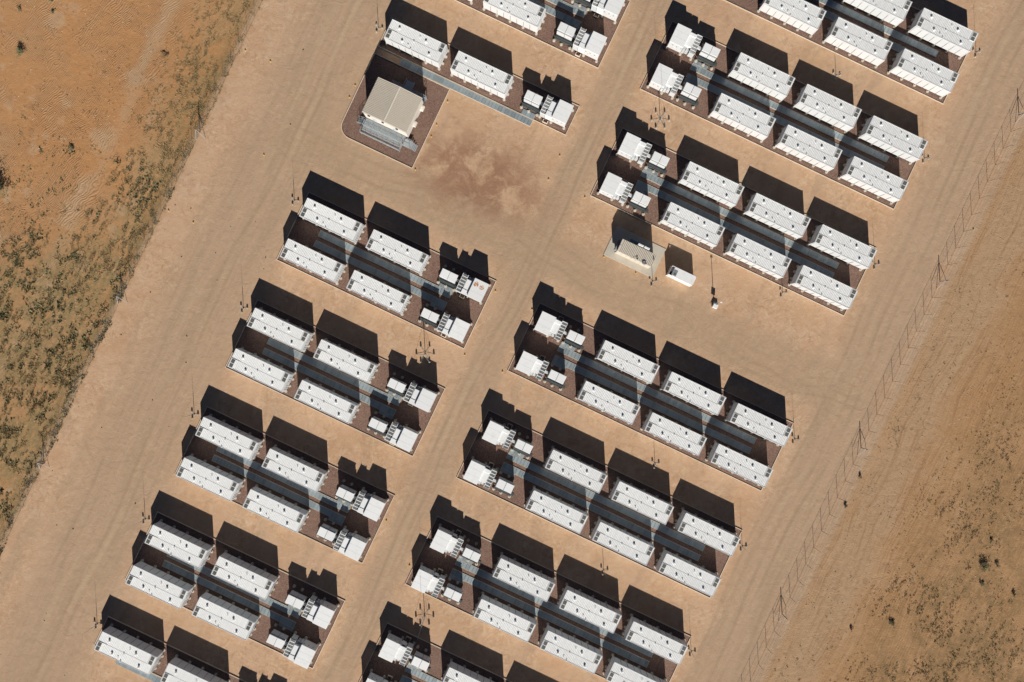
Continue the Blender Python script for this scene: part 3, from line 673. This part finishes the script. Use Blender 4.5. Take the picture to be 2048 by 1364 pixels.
# camera trailer with mast
ot = gp(1427.5, 607)
tw = place([], 'camera_mast', ot, -TH, 'portable camera mast with small white cabinet on bare dirt', 'camera mast', None)
m = MB(); m.tube((0,0,0),(0,0,5.0),.075,8,0,.05); new('mast', m.mesh('mast_pole', M['galv']), tw)
m = MB(); m.bbox(-.1,.85,-.85,.0,.1,.75,.03); new('cabinet', m.mesh('mast_cabinet', M['white']), tw)
m = MB()
for a in (80, 200, 320): m.tube((0,0,.5),(.8*math.cos(R(a)),.8*math.sin(R(a)),.04),.035,6)
new('tripod', m.mesh('mast_tripod', M['steel']), tw)
m = MB(); m.add([(-.42,-.1,1.0),(.42,-.1,1.0),(.42,.2,1.65),(-.42,.2,1.65),(-.42,-.14,1.02),(.42,-.14,1.02),(.42,.16,1.67),(-.42,.16,1.67)],
                [(3,2,1,0),(4,5,6,7),(0,1,5,4),(1,2,6,5),(2,3,7,6),(3,0,4,7)])
new('solar_panel', m.mesh('mast_solar', M['solar']), tw)
m = MB(); m.bbox(-.15,.15,-.12,.12,0,.22,.03); m.tube((0,0,.1),(.35,0,.05),.04,6); new('camera_head', m.mesh('camera_head', M['white']), tw, (0,0,5.0))

# ------------------------------------------------------------------ lightning masts
def mast_proto(n, leg, h, phase, bh):
    P = []
    m = MB(); m.tube((0,0,0),(0,0,h*.45),.045 if n == 3 else .06,8); m.tube((0,0,h*.45),(0,0,h),.022,6,0,.012); m.cyl(0,0,0,.12,.13,10)
    P.append(('rod', m.mesh('lightning_rod', M['galv'] if n == 6 else M['galv']), (0,0,0)))
    l = MB(); l.tube((.05,0,.14 if n == 3 else .3),(leg,0,.12),.026,6)
    lm = l.mesh('leg', M['midgrey'])
    c = MB(); c.cyl(0,0,0,bh,.18,12,0,.16); c.cyl(0,0,bh,bh+.08,.07,8); cm = c.mesh('ballast_block', M['ballast'])
    for i in range(n):
        a = phase + i*360/n
        P.append(('leg', lm, (0,0,0), [], None, R(a))); P.append(('ballast_block', cm, (leg*math.cos(R(a)), leg*math.sin(R(a)), 0)))
    if n == 6:
        g_ = MB()
        for i in range(0, 6, 2):
            a = R(phase+60+i*60); g_.tube((leg*math.cos(a), leg*math.sin(a), bh), (0,0,3.4), .018, 5)
        P.append(('brace', g_.mesh('mast_brace', M['galv']), (0,0,0)))
    return P
def put_mast(P, xy, lab, grp, rz=0):
    r = bpy.data.objects.new('lightning_mast', None); col.objects.link(r); r.location = (*xy, 0); r.rotation_euler = (0,0,rz)
    tag(r, lab, 'lightning mast', grp)
    for e in P: new(e[0], e[1], r, e[2], e[5] if len(e) > 5 else 0)
M3 = mast_proto(3, .78, 5.2, 10, .36); M6 = mast_proto(6, 1.75, 11.5, 0, .52)
for (px,py,lab) in ((757,57,'left of container above the control building'),(589,402,'at top-left of first full pad below control building'),
    (487,617,'at left end of second pad below control building'),(388.5,829,'at left end of third pad below control building'),
    (290.5,1039,'at left end of fourth pad below control building'),(194.5,1248.5,'beside bottom-left container'),
    (1952,106,'at right end of the top right pad'),(1672,152,'in dirt lane below the top right pad'),(1849,318,'at right end of second pad right of road'),
    (1750,530,'right end of pad above the beige generator'),(1565,586,'below pad above the beige generator'),(1589,879,'right end of pad below the beige generator'),
    (1484.5,1093.5,'right end of fifth pad right of road'),(1382.5,1304,'right end of sixth pad right of road'),(1310,928,'in lane above fifth pad right of road'),
    (1207.5,1141,'in lane above sixth pad right of road'),(1305,564,'at lower right corner of the pale concrete slab')):
    put_mast(M3, gp(px,py), 'three-footed lightning mast ' + lab, 'three-footed lightning masts', random.uniform(-.15,.15))
for (px,py,lab) in ((1320.5,241,'in lane between second pad and pad above generator'),(850.5,709,'in dirt lane above second pad below control building'),(849.5,1233,'in dirt lane near the bottom edge of the photo')):
    put_mast(M6, gp(px,py), 'tall six-footed lightning mast ' + lab, 'six-footed lightning masts')

# ------------------------------------------------------------------ yellow ground markers
m = MB(); m.cyl(0,0,0,.16,.17,10,0,.13); m.cyl(0,0,.16,.24,.09,8); mk = m.mesh('ground_marker', M['yellow'])
for (px,py,lab) in ((710.4,171,'upper one left of control building pad'),(699,194.8,'lower one left of control building pad'),(895.3,203.6,'topmost right of control building pad'),
    (873.3,250,'second down right of control building pad'),(862.5,273.5,'third down right of control building pad'),(830.8,339.5,'at bottom corner of control building pad'),
    (1119.6,311.7,'right of the red-brown patch, upper'),(1097,359,'right of the red-brown patch, lower'),(1169.7,394.8,'at left corner of pad above beige generator'),
    (990.8,582.5,'right of first full pad below control building'),(929.7,710,'below lower right corner of first full pad'),(772.7,1041.5,'right of third pad below control building'),
    (819,1131,'left of sixth pad right of road'),(1064,619,'left of pad below the beige generator'),(1005,743.5,'at lower left corner of pad below generator'),
    (1207.8,513.6,'at left corner of concrete slab'),(1271.5,546.6,'at front edge of concrete slab'),(490.6,101.2,'upper one beside the left fence top'),
    (540.8,123,'in west yard near top'),(528,310.3,'in open west yard above the cross road'),(337.5,421.5,'beside left fence at mid height'),(386.7,445,'in west yard right of the mid fence'),
    (1946.6,459.2,'outside the right fence')):
    o = new('ground_marker', mk, None, (*gp(px,py), 0)); tag(o, 'small yellow ground marker ' + lab, 'marker', 'yellow ground markers')

# ------------------------------------------------------------------ perimeter fences (posts along v)
def fence(u0, v0, v1, vph, sp, brace0, side, lab):
    o = (u0*U[0], u0*U[1])
    r = bpy.data.objects.new('chain_link_fence', None); col.objects.link(r); r.location = (o[0], o[1], 0); r.rotation_euler = (0,0,-TH)
    tag(r, lab, 'fence', 'perimeter fences')
    p = MB(); rp = .045 if side > 0 else .03; p.tube((0,0,0),(0,0,2.45),rp*.8,8); p.tube((0,0,2.45),(side*.28,0,2.75),.022,6); pm_ = p.mesh('fence_post', M['steel'])
    b = MB(); b.tube((0,0,0),(0,0,2.85),.075,10); bm_ = b.mesh('strainer_post', M['steel'])
    s = MB(); s.tube((0,0,2.1),(0,1.7,.05),.045,6); s.tube((0,0,2.1),(0,-1.7,.05),.045,6); s.tube((0,0,2.1),(-side*1.5,-.6,.05),.04,6); stm = s.mesh('stay', M['galv'])
    i0 = math.ceil((v0-vph)/sp); i1 = math.floor((v1-vph)/sp)
    pn = MB(); pn.add([(0,.06,.05),(0,sp-.06,.05),(0,sp-.06,2.4),(0,.06,2.4)], [(0,1,2,3)]); pn_ = pn.mesh('mesh_panel', M['chain'])
    for i in range(i0, i1+1):
        y = vph+i*sp
        if (i-brace0) % 10 == 0:
            new('strainer_post', bm_, r, (0,y,0)); new('stay', stm, r, (0,y,0))
        else: new('post', pm_, r, (0,y,0))
        if i < i1: new('mesh_panel', pn_, r, (0,y,0))
    wv = MB()
    for z, x in ((2.43,0),(1.2,0),(.08,0),(2.6,side*.14),(2.74,side*.27)): wv.tube((x,v0,z),(x,v1,z),.012,4)
    new('wire', wv.mesh('fence_wire', M['steel']), r)
fence(-74.25, -98, 56, 36.4, 3.64, -7, -1, 'long chain-link fence along the left edge of the yard')
fence(72.2, -58, 97, 80.6, 3.68, 1, 1, 'long chain-link fence along the right edge of the yard')

# ------------------------------------------------------------------ scrub, shrubs, clods
rng = np.random.default_rng(5)
def fbm(x, y, s, off=0.0):
    return noise.fractal(Vector((x*s+off, y*s-off, off)), 1.0, 2.0, 4)
def tufts(pts, name, size, mats, pick):
    n = len(pts); nb = 7
    pts = np.array(pts); k = n*nb
    bx = np.repeat(pts[:,0], nb); by = np.repeat(pts[:,1], nb); sz = np.repeat(pts[:,2], nb)*size
    ang = rng.uniform(0, 2*np.pi, k); rad = rng.uniform(0, .9, k)**.7*sz
    px = bx + rad*np.cos(ang); py = by + rad*np.sin(ang)
    a2 = rng.uniform(0, 2*np.pi, k); wd = sz*rng.uniform(.22,.5,k); hh = sz*rng.uniform(.2,.75,k); ln = sz*rng.uniform(.1,.7,k)
    v = np.empty((k,3,3))
    v[:,0] = np.stack([px-wd*np.sin(a2), py+wd*np.cos(a2), np.full(k,.0)], 1)
    v[:,1] = np.stack([px+wd*np.sin(a2), py-wd*np.cos(a2), hh*.25], 1)
    v[:,2] = np.stack([px+ln*np.cos(ang), py+ln*np.sin(ang), hh], 1)
    me = bpy.data.meshes.new(name); me.vertices.add(k*3); me.vertices.foreach_set('co', v.reshape(-1))
    me.loops.add(k*3); me.loops.foreach_set('vertex_index', np.arange(k*3))
    me.polygons.add(k); me.polygons.foreach_set('loop_start', np.arange(k)*3); me.polygons.foreach_set('loop_total', np.full(k,3))
    for m_ in mats: me.materials.append(m_)
    me.polygons.foreach_set('material_index', np.repeat(np.array(pick), nb))
    me.update(); me.validate()
    return me
mats = [M['straw'], M['brownleaf'], M['olive'], M['green']]
def clamp(x, a=0., b=1.): return max(a, min(b, x))
def gen_left():
    pts = []; pk = []
    for _ in range(620000):
        u = random.uniform(-128, -74.0); v = random.uniform(-98, 55)
        x, y = u*U[0]+v*V[0], u*U[1]+v*V[1]
        if x < -106 or abs(y) > 72: continue
        d = -74 - u
        c = .5 + fbm(x, y, .16, 3.1)*.85; f = .5 + fbm(u*1.0, v*.4, 1.4, 9.4)*1.1
        dens = math.exp(-d/7.5)*1.0 + 1.1*clamp((8 - v)/45)*math.exp(-max(0, d-24)/20) + .14
        dens += .35*math.exp(-((u+86)/4)**2)*clamp((30-v)/40)
        if abs(u + 90) < 1.6: dens *= .3
        bnd = -18 + (u+92)*.9
        if d > 8: dens = min(dens, dens*(.16 + .9*max(clamp((bnd-v+4)/14), clamp((15-d)/7)*.8)))
        prob = clamp(dens*1.35) * clamp((c-.08)*2.0) * clamp((f-.30)*1.5)
        if random.random() > prob*.68: continue
        gz = clamp(.62 + fbm(x, y, .09, 20)*1.1 - .25*(v > 0) + .12*(v < -30))
        q = random.random()
        m_ = (3 if q < .16 else 2) if (q < gz*.52) else (1 if q < gz*.52+.2 else 0)
        big = v < 0 and m_ >= 2 and random.random() < .14
        pts.append((x, y, random.uniform(1.1, 2.0) if big else random.uniform(.25, .85))); pk.append(m_)
    return pts, pk
def gen_right():
    pts = []; pk = []
    for _ in range(420000):
        u = random.uniform(75, 122); v = random.uniform(-45, 97)
        x, y = u*U[0]+v*V[0], u*U[1]+v*V[1]
        if x > 106 or abs(y) > 72: continue
        c = .5 + fbm(x, y, .12, 13.7)*.9; f = .5 + fbm(u, v*.5, 1.2, 5.4)*1.1
        low = clamp((10 - y)/60)
        dens = clamp((u-85)/14)*(.10 + .75*low) + .05 + .45*math.exp(-((u-91.5)/3.0)**2)*clamp((-20-y)/15)*clamp((y+62)/8)
        dens += .3*math.exp(-((u-77.5)/1.0)**2)*(1 if -26 < y < -10 else .12)
        prob = clamp(dens*1.2) * clamp((c-.18)*2.0) * clamp((f-.34)*1.5)
        if random.random() > prob*.27: continue
        q = random.random(); m_ = 3 if q < .14 else 2 if q < .5 else 1 if q < .85 else 0
        pts.append((x, y, random.uniform(.25, .9))); pk.append(m_)
    return pts, pk
pl, kl = gen_left(); pr_, kr = gen_right()
tag(new('scrub_grass', tufts(pl, 'scrub_left', .27, mats, kl)), 'dry olive and straw scrub growing left of the left fence', 'scrub', None, 'stuff')
tag(new('scrub_grass', tufts(pr_, 'scrub_right', .25, mats, kr)), 'sparse dark scrub on ploughed dirt right of the right fence', 'scrub', None, 'stuff')
# loose clods and stones
def scatter(name, n, test, s0, s1, mat, lab):
    m_ = MB(); k = 0
    for _ in range(n):
        x = random.uniform(-106, 106); y = random.uniform(-70, 70)
        u = x*U[0]+y*U[1]; v = x*V[0]+y*V[1]
        if not test(x, y, u, v): continue
        s = random.uniform(s0, s1); a = random.uniform(0, 6.28); vs = []
        for i in range(5):
            t_ = a + i*1.2566; q = s*random.uniform(.7, 1.2); vs.append((x+q*math.cos(t_), y+q*math.sin(t_), 0))
        vs.append((x+random.uniform(-.3,.3)*s, y+random.uniform(-.3,.3)*s, s*random.uniform(.6, 1.1)))
        m_.add(vs, [(i,(i+1)%5,5) for i in range(5)])
    o = new(name, m_.mesh(name, mat)); tag(o, lab, 'stones', None, 'stuff')
def on_pad(x, y):
    for d, L in ((PL, 41.6), (PR, 56.2)):
        for k_ in d:
            O = gp(*d[k_]); a = (x-O[0])*U[0]+(y-O[1])*U[1]; b_ = (x-O[0])*V[0]+(y-O[1])*V[1]
            if -.3 < a < L+.3 and -.3 < b_ < 15.4: return True
    a = (x-OB[0])*U[0]+(y-OB[1])*U[1]; b_ = (x-OB[0])*V[0]+(y-OB[1])*V[1]
    return (-.3 < a < 42 and 7 < b_ < 15.4) or (-.3 < a < 17 and -11 < b_ < 8)
scatter('dirt_clods', 26000, lambda x,y,u,v: (u < -75 or u > 75) and fbm(x,y,.11,2)+.1 > random.random()*.6, .05, .14, M['clod'], 'small dirt clods strewn over the ploughed ground')
scatter('pale_stones', 9000, lambda x,y,u,v: ((u < -76 and fbm(x,y,.13,30) > .25) or (u > 86 and fbm(x,y,.13,30) > .3)), .05, .12, M['rock'], 'pale stones lying in patches beyond the fences')
scatter('loose_pebbles', 2600, lambda x,y,u,v: -74 < u < 72 and fbm(x,y,.08,60) > .05 and not on_pad(x,y), .03, .075, M['clod'], 'loose pebbles on the yard')

scatter('dark_clods', 260, lambda x,y,u,v: (-73 < u < -50 and (v < 6 or random.random() < .25)) and not on_pad(x,y), .08, .20, M['bark'], 'few dark clods lying on the western yard')

def shrub(px, py, r, h, mat, lab, seed):
    rnd = random.Random(seed); x0, y0 = gp(px, py)
    root = place([], 'desert_shrub', (x0,y0), 0, lab, 'shrub', 'shrubs beyond the fences')
    t_ = MB(); tips = []
    for i in range(7):
        a = rnd.uniform(0, 6.28); q = Vector((math.cos(a)*r*.55*rnd.random(), math.sin(a)*r*.55*rnd.random(), h*rnd.uniform(.45,.7)))
        t_.tube((0,0,0), q, .05*r, 5, 0, .02*r); tips.append(q)
    new('trunk', t_.mesh('shrub_trunk', M['bark']), root)
    c = MB()
    cl = [Vector((rnd.gauss(0,.42)*r, rnd.gauss(0,.42)*r, h*rnd.uniform(.3,.8))) for _ in range(16)]
    for i in range(int(520*min(2.2, r*r+.5))):
        k_ = rnd.choice(cl); p = k_ + Vector((rnd.gauss(0,.17)*r, rnd.gauss(0,.17)*r, rnd.gauss(0,.13)*h))
        if p.z < .03: p.z = .03
        s = rnd.uniform(.05,.13)*(.5+r*.4); d = Vector((rnd.gauss(0,1),rnd.gauss(0,1),rnd.gauss(0,1))).normalized(); e = d.orthogonal().normalized()
        c.add([p-e*s*.5, p+e*s*.5, p+d*s*1.6], [(0,1,2)])
    new('crown', c.mesh('shrub_crown', mat), root)
shrub(43,104,1.0,1.1, M['green'], 'dark rounded shrub alone in orange dirt near top-left corner', 1)
shrub(3,378,1.9,2.4, M['green'], 'large dark bush cut by the left edge of the photo', 2)
shrub(39,21,.45,.5, M['olive'], 'small olive shrub near the top-left corner', 3)
shrub(107,26,.45,.5, M['olive'], 'lower of two small dark shrubs at the top edge', 4)
shrub(103,3,.5,.5, M['olive'], 'upper of two small dark shrubs at the top edge', 5)
shrub(1966,1134,1.0,1.1, M['green'], 'largest dark shrub in the lower right field', 6)
shrub(1994,1131,.5,.7, M['olive'], 'small dark shrub just right of the largest lower-right shrub', 7)
shrub(2027,1189,.45,.6, M['olive'], 'dark shrub close to the right edge low down', 8)
shrub(1719,955,.42,.6, M['brownleaf'], 'brown shrub just outside the right fence', 9)
shrub(1690,1012,.5,.5, M['green'], 'green shrub just outside the right fence', 10)
shrub(1963,1168,.55,.5, M['olive'], 'low shrub below the largest lower-right shrub', 11)
shrub(1702,1257,.4,.5, M['brownleaf'], 'dark brown shrub in lower field left part', 12)
shrub(1784,1246,.7,.5, M['green'], 'spreading green shrub in the lower scrub strip', 13)
shrub(1983,1080,.4,.4, M['olive'], 'small shrub above the largest lower-right shrub', 14)
shrub(144,296,.6,.5, M['green'], 'green shrub in mid orange field left', 15)
shrub(330,110,.8,.4, M['brownleaf'], 'wide brown shrub beside the pale track top left', 16)
